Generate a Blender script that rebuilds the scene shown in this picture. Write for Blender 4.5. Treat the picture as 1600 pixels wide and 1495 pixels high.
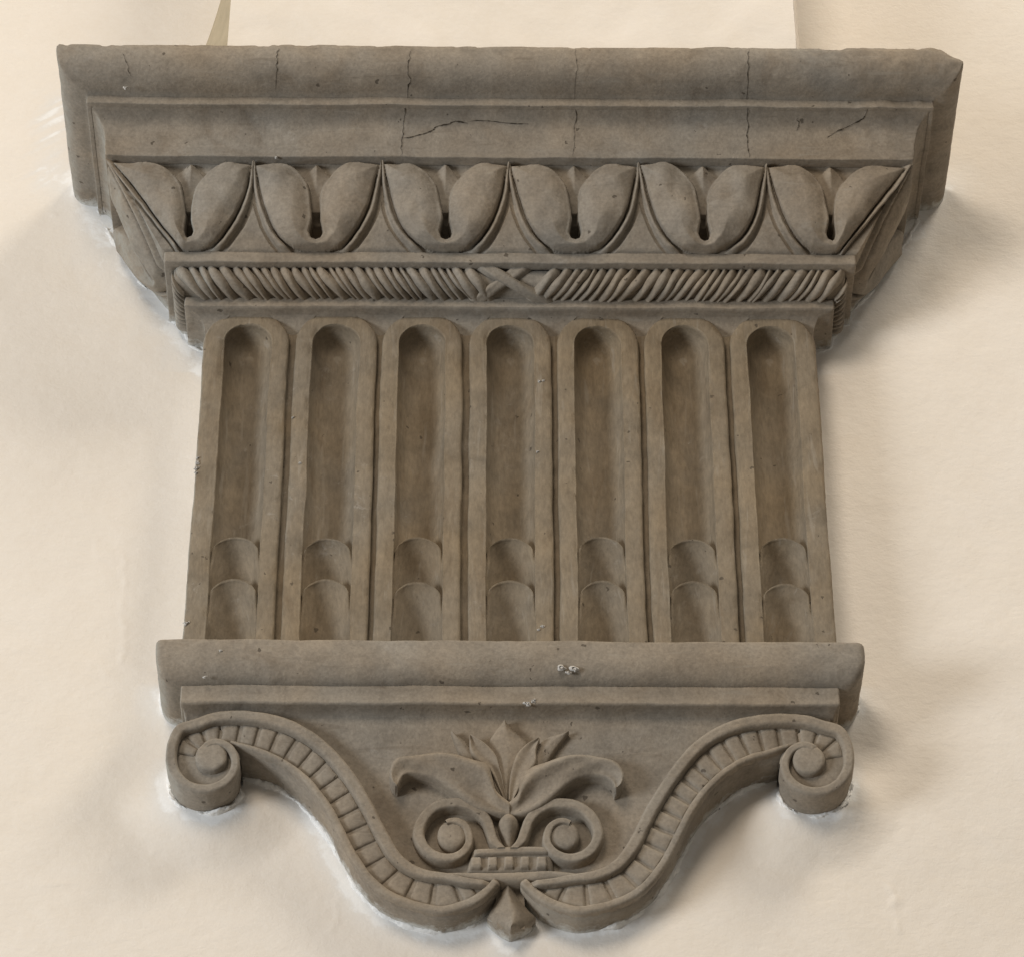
import bpy, math, random
import numpy as np
from mathutils import Matrix

random.seed(7)
scene = bpy.context.scene
for o in list(bpy.data.objects):
    bpy.data.objects.remove(o)

# ------------------------------------------------------------------ camera
# Working unit "u": 1 u = S metres.  x to the right along the wall, depth d out of the wall
# (towards the viewer, -y), z up.  z = 0 is the middle of the fluted shaft.
S = 0.0006
FOC, DIST = 5600.0, 5600.0            # focal length in photo pixels (1600 wide), viewing distance in u
PITCH, YAW, ROLL = math.radians(39), math.radians(0.55), math.radians(-0.1)
CF = np.array([math.sin(YAW)*math.cos(PITCH), math.cos(YAW)*math.cos(PITCH), math.sin(PITCH)])
CR0 = np.array([math.cos(YAW), -math.sin(YAW), 0.0])
CU0 = np.cross(CR0, CF)
CR = math.cos(ROLL)*CR0 + math.sin(ROLL)*CU0
CU = -math.sin(ROLL)*CR0 + math.cos(ROLL)*CU0
CC = np.array([4.0, 0, 0]) - DIST*CF
cam = bpy.data.cameras.new('camera')
cam.sensor_fit = 'HORIZONTAL'
cam.sensor_width = 36.0
cam.lens = 36.0*FOC/1600.0
cam.clip_start = 0.05
cam.clip_end = 100.0
camo = bpy.data.objects.new('camera', cam)
scene.collection.objects.link(camo)
camo.matrix_world = Matrix(((CR[0], CU[0], -CF[0], CC[0]*S),
                            (CR[1], CU[1], -CF[1], CC[1]*S),
                            (CR[2], CU[2], -CF[2], CC[2]*S),
                            (0, 0, 0, 1)))
scene.camera = camo

# ------------------------------------------------------------------ light (indoors: lamps and warm room light, no sky)
world = bpy.data.worlds.new('World')
scene.world = world
world.use_nodes = True
bgn = world.node_tree.nodes['Background']
bgn.inputs[0].default_value = (1.0, 0.90, 0.77, 1)
bgn.inputs[1].default_value = 0.18


def area(name, to_light, dist, size, power, col):
    l = bpy.data.lights.new(name, 'AREA')
    l.shape = 'DISK'
    l.size = size
    l.energy = power
    l.color = col
    o = bpy.data.objects.new(name, l)
    scene.collection.objects.link(o)
    v = np.array(to_light, float)
    v /= np.linalg.norm(v)
    o.location = tuple(v*dist)
    from mathutils import Vector
    o.rotation_euler = Vector(tuple(-v)).to_track_quat('-Z', 'Y').to_euler()
    return o


area('window_light', (-1.65, -1.0, -0.60), 5.0, 1.5, 140, (0.90, 0.95, 1.0))
area('room_light', (-0.30, -1.0, 0.42), 5.0, 1.8, 104, (1.0, 0.88, 0.74))
area('high_window_light', (1.1, -1.0, 1.9), 5.0, 1.5, 135, (1.0, 0.90, 0.76))

vs = scene.view_settings
vs.view_transform = 'Standard'
vs.look = 'None'
vs.exposure = 0.0
vs.gamma = 1.0
scene.render.engine = 'CYCLES'


# ------------------------------------------------------------------ numeric helpers
def at(px, py, d):
    """point (x, z) in u on the plane at depth d that a photo measurement refers to"""
    r = CF + CR*(px-800.0)/FOC - CU*(py-747.5)/FOC
    t = (-d-CC[1])/r[1]
    p = CC + t*r
    return np.array([p[0], p[2]])


def pw(pts, dfun):
    out = []
    for px, py in pts:
        q = at(px, py, 60.0)
        for _ in range(6):
            q = at(px, py, dfun(q[0], q[1]))
        out.append(q)
    return np.array(out)


def _hash(ix, iy, iz, seed):
    h = (ix.astype(np.uint32)*np.uint32(374761393) + iy.astype(np.uint32)*np.uint32(668265263)
         + iz.astype(np.uint32)*np.uint32(2147483647) + np.uint32(seed)*np.uint32(974634777))
    h = (h ^ (h >> np.uint32(13)))*np.uint32(1274126177)
    h = h ^ (h >> np.uint32(16))
    return (h & np.uint32(0xffff)).astype(np.float64)/32767.5 - 1.0


def vnoise(P, seed=0):
    P = np.asarray(P, float)
    i = np.floor(P).astype(np.int64)
    f = P - i
    f = f*f*f*(f*(f*6-15)+10)
    r = 0
    for a in (0, 1):
        for b in (0, 1):
            for c in (0, 1):
                w = (f[..., 0] if a else 1-f[..., 0])*(f[..., 1] if b else 1-f[..., 1])*(f[..., 2] if c else 1-f[..., 2])
                r = r + w*_hash(i[..., 0]+a+5000, i[..., 1]+b+5000, i[..., 2]+c+5000, seed)
    return r


def fbm(P, seed=0, oct=3):
    r, a, s = 0, 1.0, 1.0
    P = np.asarray(P, float)
    for k in range(oct):
        r = r + a*vnoise(P*s+13.7*k, seed+k*17)
        a *= 0.5
        s *= 2.03
    return r


def smooth(a, b, x):
    t = np.clip((x-a)/(b-a), 0, 1)
    return t*t*(3-2*t)


def resample(P, n, closed=False):
    P = np.asarray(P, float)
    d = np.r_[0, np.cumsum(np.linalg.norm(np.diff(P, axis=0), axis=1))]
    t = np.linspace(0, d[-1], n)
    return np.stack([np.interp(t, d, P[:, k]) for k in range(P.shape[1])], 1)


def spline(P, n):
    """Catmull-Rom through the points, resampled to n points of even spacing"""
    P = np.asarray(P, float)
    Q = np.vstack([2*P[0]-P[1], P, 2*P[-1]-P[-2]])
    out = []
    for i in range(1, len(Q)-2):
        t = np.linspace(0, 1, 14, endpoint=False)[:, None]
        p0, p1, p2, p3 = Q[i-1], Q[i], Q[i+1], Q[i+2]
        out.append(0.5*((2*p1)+(-p0+p2)*t+(2*p0-5*p1+4*p2-p3)*t*t+(-p0+3*p1-3*p2+p3)*t**3))
    out.append(P[-1:])
    return resample(np.vstack(out), n)


def mirror(P):
    P = np.array(P, float)
    P[:, 0] *= -1
    return P


# ------------------------------------------------------------------ object helpers
BASE = np.array([0.0, 0.0, -846.0])     # foot of the corbel (its drop tip, at the wall), in u


def weather(V):
    """hand-cut, worn stone: one field for the whole corbel, so that neighbouring pieces stay joined"""
    V = np.asarray(V, float)
    w = V.copy()
    fade = np.clip(-V[:, 1]/25.0, 0.15, 1)
    for k in range(3):
        w[:, k] += fade*(1.1*fbm(V/95.0+k*31.1, 40+k, 2) + 0.42*fbm(V/17.0+k*11.3, 60+k, 2))
    return w


def mesh_object(name, V, F, mat, parent=None, origin=(0, 0, 0), worn=True, kind=None, smooth_shade=True):
    V = np.asarray(V, float)
    if worn:
        V = weather(V)
    V = (V-np.asarray(origin, float))*S
    me = bpy.data.meshes.new(name)
    F = np.asarray(F, dtype=object) if not isinstance(F, np.ndarray) else F
    if F.dtype != object:
        n, k = F.shape
        me.vertices.add(len(V))
        me.vertices.foreach_set('co', V.astype(np.float32).ravel())
        me.loops.add(n*k)
        me.loops.foreach_set('vertex_index', F.astype(np.int32).ravel())
        me.polygons.add(n)
        me.polygons.foreach_set('loop_start', np.arange(0, n*k, k, dtype=np.int32))
        me.polygons.foreach_set('loop_total', np.full(n, k, dtype=np.int32))
        me.update(calc_edges=True)
        me.validate()
    else:
        me.from_pydata([tuple(v) for v in V], [], [tuple(int(i) for i in f) for f in F])
    if smooth_shade:
        me.polygons.foreach_set('use_smooth', np.ones(len(me.polygons), dtype=bool))
    me.materials.append(mat)
    o = bpy.data.objects.new(name, me)
    scene.collection.objects.link(o)
    if parent is not None:
        o.parent = parent
    if kind:
        o['kind'] = kind
    return o


def grid_faces(nr, nc, mask=None):
    i = np.arange(nr*nc).reshape(nr, nc)
    f = np.stack([i[:-1, :-1], i[:-1, 1:], i[1:, 1:], i[1:, :-1]], -1).reshape(-1, 4)
    if mask is not None:
        f = f[mask.reshape(-1)]
    return f


def compact(V, F):
    used = np.unique(F)
    m = np.full(len(V), -1)
    m[used] = np.arange(len(used))
    return V[used], m[F]


def tag(o, label, cat, group=None, kind=None):
    o['label'] = label
    o['category'] = cat
    if group:
        o['group'] = group
    if kind:
        o['kind'] = kind


# ------------------------------------------------------------------ materials
class NT:
    def __init__(self, name):
        self.m = bpy.data.materials.new(name)
        self.m.use_nodes = True
        self.t = self.m.node_tree
        self.b = self.t.nodes['Principled BSDF']

    def n(self, typ, **kw):
        x = self.t.nodes.new(typ)
        for k, v in kw.items():
            setattr(x, k, v)
        return x

    def l(self, a, b):
        self.t.links.new(a, b)

    def coords(self, scale=(1, 1, 1)):
        tc = self.n('ShaderNodeTexCoord')
        mp = self.n('ShaderNodeMapping')
        mp.inputs['Scale'].default_value = scale
        self.l(tc.outputs['Object'], mp.inputs['Vector'])
        return mp.outputs['Vector']

    def noise(self, vec, scale, detail=4, rough=0.55, dist=0.0):
        x = self.n('ShaderNodeTexNoise')
        x.inputs['Scale'].default_value = scale
        x.inputs['Detail'].default_value = detail
        x.inputs['Roughness'].default_value = rough
        x.inputs['Distortion'].default_value = dist
        self.l(vec, x.inputs['Vector'])
        return x.outputs['Fac']

    def ramp(self, fac, stops):
        r = self.n('ShaderNodeValToRGB')
        e = r.color_ramp.elements
        while len(e) < len(stops):
            e.new(0.5)
        for q, (p, c) in zip(e, stops):
            q.position = p
            q.color = c if len(c) == 4 else (*c, 1)
        self.l(fac, r.inputs['Fac'])
        return r.outputs['Color']

    def mix(self, fac, a, b, mode='MIX'):
        x = self.n('ShaderNodeMix', data_type='RGBA', blend_type=mode)
        if isinstance(fac, float):
            x.inputs[0].default_value = fac
        else:
            self.l(fac, x.inputs[0])
        for s, v in ((x.inputs[6], a), (x.inputs[7], b)):
            if isinstance(v, tuple):
                s.default_value = v if len(v) == 4 else (*v, 1)
            else:
                self.l(v, s)
        return x.outputs[2]

    def math(self, op, a, b=None, clamp=False):
        x = self.n('ShaderNodeMath', operation=op)
        x.use_clamp = clamp
        for s, v in zip(x.inputs, (a, b)):
            if v is None:
                continue
            if isinstance(v, (int, float)):
                s.default_value = v
            else:
                self.l(v, s)
        return x.outputs[0]

    def bump(self, h, strength, dist, normal=None):
        x = self.n('ShaderNodeBump')
        x.inputs['Strength'].default_value = strength
        x.inputs['Distance'].default_value = dist
        self.l(h, x.inputs['Height'])
        if normal is not None:
            self.l(normal, x.inputs['Normal'])
        return x.outputs['Normal']


def g(v):
    return (v, v, v, 1)


def make_stone(name, warm=(0.272, 0.224, 0.169), cool=(0.252, 0.227, 0.192), streak=False):
    t = NT(name)
    v = t.coords()
    big = t.noise(v, 7.0, 3, 0.6, 0.4)
    col = t.mix(t.ramp(big, [(0.36, g(0)), (0.66, g(1))]), warm, cool)
    mid = t.noise(v, 30.0, 4, 0.62, 0.3)
    col = t.mix(0.62, col, t.ramp(mid, [(0.28, g(0.36)), (0.5, g(0.52)), (0.75, g(0.66))]), 'OVERLAY')
    # brown stains
    st = t.noise(t.coords((1.0, 1.0, 0.25) if streak else (0.8, 1.0, 1.0)), 24.0, 4, 0.7, 0.8)
    col = t.mix(t.ramp(st, [(0.54, g(0)), (0.74, g(0.55 if streak else 0.35))]), col, (0.135, 0.094, 0.055))
    fine = t.noise(t.coords((1.0, 1.0, 0.35)) if streak else v, 300.0, 3, 0.7)
    col = t.mix(0.48, col, t.ramp(fine, [(0.3, g(0.34)), (0.7, g(0.66))]), 'OVERLAY')
    # scuffs along the run of the moulding, drips down the shaft
    sc = t.noise(t.coords((1.0, 1.0, 0.10) if streak else (0.12, 1.0, 1.0)), 130.0, 3, 0.65, 0.6)
    col = t.mix(t.ramp(sc, [(0.60, g(0)), (0.72, g(0.42))]), col, (0.33, 0.295, 0.245))
    col = t.mix(t.ramp(sc, [(0.26, g(0.32)), (0.38, g(0))]), col, (0.120, 0.092, 0.062))
    # pale lime dust, sparse
    du = t.noise(v, 70.0, 5, 0.75, 0.5)
    dm = t.math('MULTIPLY', t.ramp(du, [(0.58, g(0)), (0.74, g(0.7))]), t.ramp(big, [(0.52, g(0)), (0.66, g(1))]))
    col = t.mix(dm, col, (0.38, 0.355, 0.32))
    # lime wash that ran on to the stone next to the wall (object y = distance from the wall)
    tc = t.n('ShaderNodeTexCoord')
    sp = t.n('ShaderNodeSeparateXYZ')
    t.l(tc.outputs['Object'], sp.inputs[0])
    near = t.math('MULTIPLY', sp.outputs['Y'], -1.0/(60*S))
    near = t.math('SUBTRACT', 1.0, near, True)
    lw = t.math('ADD', t.math('MULTIPLY', near, 0.62), t.math('MULTIPLY', du, 0.75))
    col = t.mix(t.ramp(lw, [(0.80, g(0)), (0.98, g(0.8))]), col, (0.60, 0.60, 0.57))
    # paler grey tint on left-facing faces of the left-hand returns
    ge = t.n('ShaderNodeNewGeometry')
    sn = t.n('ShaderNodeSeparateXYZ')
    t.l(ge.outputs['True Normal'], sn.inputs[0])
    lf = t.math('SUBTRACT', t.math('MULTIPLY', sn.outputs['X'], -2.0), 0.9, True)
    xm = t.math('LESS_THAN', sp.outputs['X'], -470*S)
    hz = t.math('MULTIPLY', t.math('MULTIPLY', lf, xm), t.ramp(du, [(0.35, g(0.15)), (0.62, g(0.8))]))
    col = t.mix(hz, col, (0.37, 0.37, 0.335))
    # paler worn arrises
    ed = t.math('MULTIPLY', t.ramp(ge.outputs['Pointiness'], [(0.515, g(0)), (0.575, g(1))]), t.ramp(mid, [(0.35, g(0.15)), (0.6, g(0.75))]))
    col = t.mix(t.math('MULTIPLY', ed, 0.55), col, (0.37, 0.335, 0.28))
    # pits
    wob = t.n('ShaderNodeVectorMath', operation='MULTIPLY_ADD')
    nz = t.n('ShaderNodeTexNoise')
    nz.inputs['Scale'].default_value = 260.0
    nz.inputs['Detail'].default_value = 1.0
    t.l(v, nz.inputs['Vector'])
    t.l(nz.outputs['Color'], wob.inputs[0])
    wob.inputs[1].default_value = (0.006, 0.006, 0.006)
    t.l(v, wob.inputs[2])
    vo = t.n('ShaderNodeTexVoronoi')
    vo.inputs['Scale'].default_value = 88.0
    t.l(wob.outputs[0], vo.inputs['Vector'])
    sep = t.n('ShaderNodeSeparateColor')
    t.l(vo.outputs['Color'], sep.inputs[0])
    rad = t.math('MULTIPLY', t.math('POWER', sep.outputs[0], 5.0), 0.19)
    pit = t.math('LESS_THAN', vo.outputs['Distance'], rad)
    col = t.mix(t.math('MULTIPLY', pit, 0.7), col, (0.06, 0.047, 0.034))
    t.l(col, t.b.inputs['Base Color'])
    t.b.inputs['Roughness'].default_value = 0.80
    t.b.inputs['Specular IOR Level'].default_value = 0.25
    h = t.math('ADD', t.math('MULTIPLY', mid, 1.0), t.math('MULTIPLY', fine, 0.42))
    h = t.math('SUBTRACT', h, t.math('MULTIPLY', pit, 0.55))
    t.l(t.bump(h, 0.66, 2.8*S), t.b.inputs['Normal'])
    return t.m


def make_plaster(name, base=(0.775, 0.715, 0.635), wash=True):
    t = NT(name)
    v = t.coords()
    big = t.noise(v, 3.2, 4, 0.6, 0.5)
    col = t.mix(t.ramp(big, [(0.35, g(0)), (0.7, g(1))]), base, (0.795, 0.742, 0.675))
    sm = t.noise(v, 24.0, 5, 0.65, 0.5)
    col = t.mix(0.14, col, t.ramp(sm, [(0.3, g(0.35)), (0.7, g(0.62))]), 'OVERLAY')
    spk = t.noise(v, 190.0, 3, 0.7)
    col = t.mix(0.16, col, t.ramp(spk, [(0.3, g(0.36)), (0.7, g(0.62))]), 'OVERLAY')
    if wash:
        at_ = t.n('ShaderNodeAttribute', attribute_name='wash')
        n1 = t.noise(t.coords((1.3, 1, 0.7)), 34.0, 5, 0.7, 0.6)
        lw = t.math('ADD', t.math('MULTIPLY', at_.outputs['Fac'], 0.95), t.math('MULTIPLY', n1, 0.5))
        col = t.mix(t.ramp(lw, [(0.42, g(0)), (0.95, g(0.6))]), col, (0.755, 0.75, 0.735))
        n2 = t.noise(v, 48.0, 4, 0.62, 0.4)
        lw2 = t.math('ADD', t.math('MULTIPLY', at_.outputs['Fac'], 0.60), t.math('MULTIPLY', n2, 0.85))
        col = t.mix(t.ramp(lw2, [(0.84, g(0)), (1.12, g(0.95))]), col, (0.86, 0.86, 0.85))
    vo = t.n('ShaderNodeTexVoronoi')
    vo.inputs['Scale'].default_value = 16.0
    t.l(v, vo.inputs['Vector'])
    sep = t.n('ShaderNodeSeparateColor')
    t.l(vo.outputs['Color'], sep.inputs[0])
    pit = t.math('LESS_THAN', vo.outputs['Distance'], t.math('MULTIPLY', t.math('POWER', sep.outputs[0], 12.0), 0.05))
    col = t.mix(t.math('MULTIPLY', pit, 0.7), col, (0.30, 0.23, 0.16))
    t.l(col, t.b.inputs['Base Color'])
    t.b.inputs['Roughness'].default_value = 0.72
    t.b.inputs['Specular IOR Level'].default_value = 0.25
    fi = t.noise(t.coords((1, 1, 1.6)), 95.0, 4, 0.62, 0.3)
    gr = t.noise(v, 420.0, 2, 0.6)
    h = t.math('ADD', t.math('ADD', t.math('MULTIPLY', sm, 0.35), t.math('MULTIPLY', fi, 0.5)), t.math('MULTIPLY', gr, 0.16))
    t.l(t.bump(h, 0.46, 4.0*S), t.b.inputs['Normal'])
    return t.m


def make_plain(name, col, rough=0.85, var=0.25, scale=80.0, bump=0.4):
    t = NT(name)
    v = t.coords()
    n = t.noise(v, scale, 5, 0.65)
    c = t.mix(var, col, t.ramp(n, [(0.3, g(0.3)), (0.7, g(0.7))]), 'OVERLAY')
    t.l(c, t.b.inputs['Base Color'])
    t.b.inputs['Roughness'].default_value = rough
    t.b.inputs['Specular IOR Level'].default_value = 0.2
    t.l(t.bump(n, bump, 2.0*S), t.b.inputs['Normal'])
    return t.m


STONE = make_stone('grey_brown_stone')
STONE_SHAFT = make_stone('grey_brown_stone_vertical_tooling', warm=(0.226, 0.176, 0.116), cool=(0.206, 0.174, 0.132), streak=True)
PLASTER = make_plaster('cream_plaster_wall')
PLASTER_RIB = make_plaster('cream_plaster_pilaster', (0.735, 0.68, 0.605), wash=False)
TAN = make_plain('bare_tan_plaster', (0.46, 0.385, 0.265), scale=40.0)
LIME = make_plain('white_lime_plaster', (0.84, 0.835, 0.815), 0.9, 0.35, 120.0, 0.8)
DARK = make_plain('crack_dirt', (0.045, 0.036, 0.026), 0.95, 0.3, 200.0, 0.2)
SPLASH = make_plain('dull_lime_splash', (0.50, 0.48, 0.45), 0.9, 0.4, 400.0, 0.2)

# ------------------------------------------------------------------ levels of the corbel (half width w, depth d, height z)
TOP = (728, 320, 632)
CRB = (680, 262, 574)
FAS = (648, 216, 486)
LT = (637, 205, 486)
LB = (548, 145, 342)
FIL = (550, 148, 340)
NECK = (517, 98, 289)
W_SH, D_SH = 482.0, 78.0


def d_scroll(x, z):
    return 45.0 + 44.0*np.clip((np.asarray(z, float)+833.0)/327.0, 0, 1.2)**1.6


def d_panel(x, z):
    return d_scroll(x, z) - 17.0 + 10.0*np.clip((np.asarray(z, float)+700.0)/194.0, 0, 1)


# ------------------------------------------------------------------ the wall
def wall_contact():
    """polyline (x, z) of the corbel's outline where it meets the wall, left half from the top down"""
    L = [(-728, 632), (-700, 600), (-682, 574), (-680, 556), (-655, 500), (-648, 486), (-637, 480), (-610, 415), (-556, 350),
         (-550, 320), (-538, 318), (-519, 290), (-517, 271), (-490, 255), (-483, 230), (-482, -409), (-518, -411), (-518, -440), (-492, -473),
         (-480, -476), (-479, -505), (-478, -530)]
    return np.array(L, float)


CON = wall_contact()


def seg_dist(P, poly):
    best = np.full(len(P), 1e9)
    for a, b in zip(poly[:-1], poly[1:]):
        ab = b-a
        t = np.clip(((P-a)@ab)/max(ab@ab, 1e-9), 0, 1)
        best = np.minimum(best, np.linalg.norm(P-(a+t[:, None]*ab), axis=1))
    return best


SU_PX = [(776, 1375), (728, 1369), (700, 1362), (661, 1356), (631, 1338), (611, 1308), (591, 1268), (568, 1228), (541, 1191), (511, 1157),
         (474, 1131), (434, 1116), (381, 1109), (334, 1110)]
SL_PX = [(781, 1378), (767, 1393), (740, 1413), (697, 1426), (665, 1423), (631, 1414), (598, 1398), (571, 1374), (548, 1341), (531, 1308),
         (511, 1268), (488, 1235), (461, 1208), (427, 1187), (387, 1172), (360, 1163)]
SU = pw(SU_PX, lambda x, z: d_scroll(x, z)+11.0)            # upper edge of the left S scroll, from the middle to the volute
SL = pw(SL_PX, lambda x, z: d_scroll(x, z)+8.0)            # its lower edge
VC = pw([(330, 1181)], lambda x, z: d_scroll(x, z)+11.0)[0]  # centre of the left volute


R_END = float(np.hypot(*(SU[-1]-VC)))
TH_END = math.degrees(math.atan2(SU[-1][1]-VC[1], SU[-1][0]-VC[0]))


def spiral_r(th):                   # outer radius of the volute rim; th in degrees, 90 = top
    return np.interp(th, [TH_END, 112, 135, 158, 180, 225, 270, 315, 360, 405, 450, 500, 540], [R_END, R_END*0.90, 73.5, 68.5, 66, 64, 58, 50, 41, 33, 27, 23, 20])


def build_wall():
    xs = np.r_[np.arange(-1700, -960, 24), np.arange(-960, 960, 4.2), np.arange(960, 1701, 24)]
    zs = np.r_[np.arange(-1700, -960, 24), np.arange(-960, 1000, 4.2), np.arange(1000, 1900, 24)]
    X, Z = np.meshgrid(xs, zs)
    P = np.stack([X.ravel(), Z.ravel()], 1)
    Q = np.stack([P[:, 0], np.zeros(len(P)), P[:, 1]], 1)
    y = 6.0*fbm(Q/430.0, 3, 2) + 0.9*fbm(Q/110.0, 9, 3) + 0.22*fbm(Q/22.0, 15, 3)
    # old paint edges, trowel ridges and small dents in the plaster
    for pts, hgt, sd in (([(190, 860), (196, 900), (188, 960), (192, 1000), (186, 1030)], 2.0, 1), ([(150, 840), (156, 870)], 1.2, 2),
                         ([(1392, 1382), (1402, 1400), (1400, 1425)], 2.6, 3), ([(1404, 1440), (1408, 1452)], 2.0, 4), ([(238, 1338), (246, 1328)], 1.6, 5),
                         ([(518, 1450), (527, 1420), (532, 1400)], 1.4, 6), ([(1335, 1285), (1342, 1292)], 1.5, 7), ([(78, 336), (84, 340)], 3.0, 8),
                         ([(160, 1040), (170, 1050), (180, 1042)], 1.4, 9), ([(1540, 1300), (1560, 1330)], 1.0, 10), ([(60, 1380), (90, 1384), (120, 1380)], 1.0, 11)):
        pl = np.array([at(a, b, 0) for a, b in pts])
        Pj = P + 5*np.stack([fbm(Q/18.0, 50+sd, 2), fbm(Q/18.0, 60+sd, 2)], 1)
        m_ = (np.abs(P-pl.mean(0)) < 160).all(1)
        dd_ = seg_dist(Pj[m_], pl)
        y[m_] -= 0.5*hgt*np.exp(-(dd_/4.0)**2)*(1+0.6*fbm(Q[m_]/8.0, 71, 2))
    # contact distance
    vol = np.stack([VC[0]+spiral_r(np.linspace(135, 330, 30))*np.cos(np.radians(np.linspace(135, 330, 30))),
                    VC[1]+spiral_r(np.linspace(135, 330, 30))*np.sin(np.radians(np.linspace(135, 330, 30)))], 1)
    low = np.vstack([vol, SL[::-1], [[-30, -800], [0, -846]]])
    d = np.full(len(P), 1e9)
    for sgn in (1, -1):
        for poly in (CON, low):
            q = poly*np.array([sgn, 1.0])
            d = np.minimum(d, seg_dist(P, q))
    near = np.exp(-(d/26.0)**2)
    y = y*(1-0.75*np.exp(-(d/40.0)**2)) - 1.5*near*(1+0.5*fbm(Q/45.0, 22, 2))
    # plaster built up round the volutes
    for sg_ in (-1, 1):
        vr = np.hypot(P[:, 0]-(VC[0] if sg_ < 0 else -VC[0]), P[:, 1]-VC[1])
        y = y - 22.0*(1-smooth(58, 150, vr))*smooth(-540, -640, P[:, 1])
    V = np.stack([P[:, 0], y, P[:, 1]], 1)
    o = mesh_object('wall', V, grid_faces(len(zs), len(xs)), PLASTER, worn=False)
    nz = fbm(Q/120.0, 31, 3)
    shaft = (P[:, 1] < 215) & (P[:, 1] > -400)
    side = np.where(P[:, 0] < 0, 1.0, 0.85)
    wash = np.exp(-np.maximum(d-8, 0)/np.where(P[:, 1] > 215, 46.0, 22.0))*side*(1+0.35*nz)
    wash = np.where(shaft, wash*(0.1+0.9*np.exp(-np.minimum(np.abs(P[:, 1]-215), np.abs(P[:, 1]+400))/16.0)), wash)
    stroke = vnoise(np.stack([(P[:, 0]*0.8+P[:, 1]*0.6)/90.0, (P[:, 0]*-0.6+P[:, 1]*0.8)/7.0, np.zeros(len(P))], 1), 77)
    wash = np.maximum(wash, (0.75+0.45*stroke)*np.exp(-((P[:, 0]+772)/38.0)**2)*smooth(560, 660, P[:, 1])*(1-smooth(800, 900, P[:, 1])))
    a = o.data.attributes.new('wash', 'FLOAT', 'POINT')
    a.data.foreach_set('value', np.clip(wash, 0, 1).astype(np.float32))
    tag(o, 'cream painted plaster wall behind the carved stone corbel', 'wall', kind='structure')
    # ragged white plaster fillet along the joint, both sides
    for sgn in (1, -1):
        for k, poly in enumerate((CON[:15], CON[15:], low[:-1])):
            q = resample(poly*np.array([sgn, 1.0]), 50 + int(np.sum(np.linalg.norm(np.diff(poly, axis=0), axis=1))/3.0))
            n = len(q)
            tt = np.gradient(q, axis=0)
            tt /= np.linalg.norm(tt, axis=1)[:, None]+1e-9
            # outward normal (away from the corbel)
            nn = np.stack([tt[:, 1], -tt[:, 0]], 1)*sgn
            cx = q - np.array([0, -100.0])
            rows = []
            q3 = np.stack([q[:, 0], np.zeros(n), q[:, 1]], 1)
            big = 1+0.9*fbm(q3/38.0, 70+k, 2)
            big = np.clip(big, 0.25, 2.2)*(1.5 if k == 2 else 1.05)
            if k == 0:
                big *= np.clip((640-q[:, 1])/120.0, 0.15, 1)
            m = 9
            for j in range(m):
                ph = math.pi*j/(m-1)
                off = math.cos(ph)*3.6
                h = math.sin(ph)*4.4
                p3 = np.stack([q[:, 0]+nn[:, 0]*off, np.full(n, 0.0), q[:, 1]+nn[:, 1]*off], 1)
                jit = fbm(p3/4.5+j*1.3, 80+k, 3)
                jit2 = fbm(p3/9.0+j*0.5, 90+k, 3)
                offj = (off*(0.4+0.5*big) + 2.2*jit2)
                hh = (h*big + 2.0*jit*math.sin(ph))
                lift = 0.0
                if k == 2:
                    vr = np.hypot(np.abs(q[:, 0])-abs(VC[0]), q[:, 1]-VC[1])
                    lift = 22.0*(1-smooth(58, 150, vr))*smooth(-540, -640, q[:, 1])
                rows.append(np.stack([q[:, 0]+nn[:, 0]*offj, 2.0-lift-hh, q[:, 1]+nn[:, 1]*offj], 1))
            V = np.stack(rows, 1).reshape(-1, 3)
            mesh_object('plaster_joint', V, grid_faces(n, m), LIME, parent=o, worn=False)
    return o


wall = build_wall()

# plastered pilaster that stands on the corbel
pil = bpy.data.objects.new('pilaster', None)
scene.collection.objects.link(pil)
pil.location = (0, 0, 634*S)
tag(pil, 'cream plastered pilaster rising out of frame above the corbel', 'pilaster')


def quadgrid(A, B, C_, D_, nu, nv, amp, seed):
    u, v = np.meshgrid(np.linspace(0, 1, nu), np.linspace(0, 1, nv))
    u, v = u[..., None], v[..., None]
    P = (1-u)*(1-v)*np.array(A, float)+u*(1-v)*np.array(B, float)+u*v*np.array(C_, float)+(1-u)*v*np.array(D_, float)
    P = P.reshape(-1, 3)
    P[:, 1] += amp*fbm(P/70.0, seed, 3)
    return P, grid_faces(nv, nu)


PO = (0, 0, 634)
xl, xr, dp = -468.0, 474.0, 190.0
V, F = quadgrid((xl, -dp, 634), (xr, -dp, 634), (xr+4, -dp, 1700), (xl+6, -dp, 1700), 90, 100, 2.0, 5)
mesh_object('face', V, F, PLASTER_RIB, pil, PO, worn=False)
V, F = quadgrid((xl-136, 6, 634), (xl, -dp, 634), (xl+6, -dp, 1700), (xl+119, 6, 1700), 10, 60, 1.0, 6)
mesh_object('reveal', V, F, TAN, pil, PO, worn=False)
V, F = quadgrid((xr, -dp, 634), (xr+30, 6, 634), (xr+30, 6, 1700), (xr+4, -dp, 1700), 10, 60, 1.0, 7)
mesh_object('reveal', V, F, PLASTER_RIB, pil, PO, worn=False)

# ------------------------------------------------------------------ the corbel
corbel = bpy.data.objects.new('corbel', None)
scene.collection.objects.link(corbel)
corbel.location = tuple(BASE*S)
tag(corbel, 'carved grey-brown stone corbel with leaf cornice, fluted shaft and scrolled foot set into cream wall', 'corbel')


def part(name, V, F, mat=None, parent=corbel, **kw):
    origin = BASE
    return mesh_object(name, V, F, mat or STONE, parent, origin, **kw)


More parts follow.
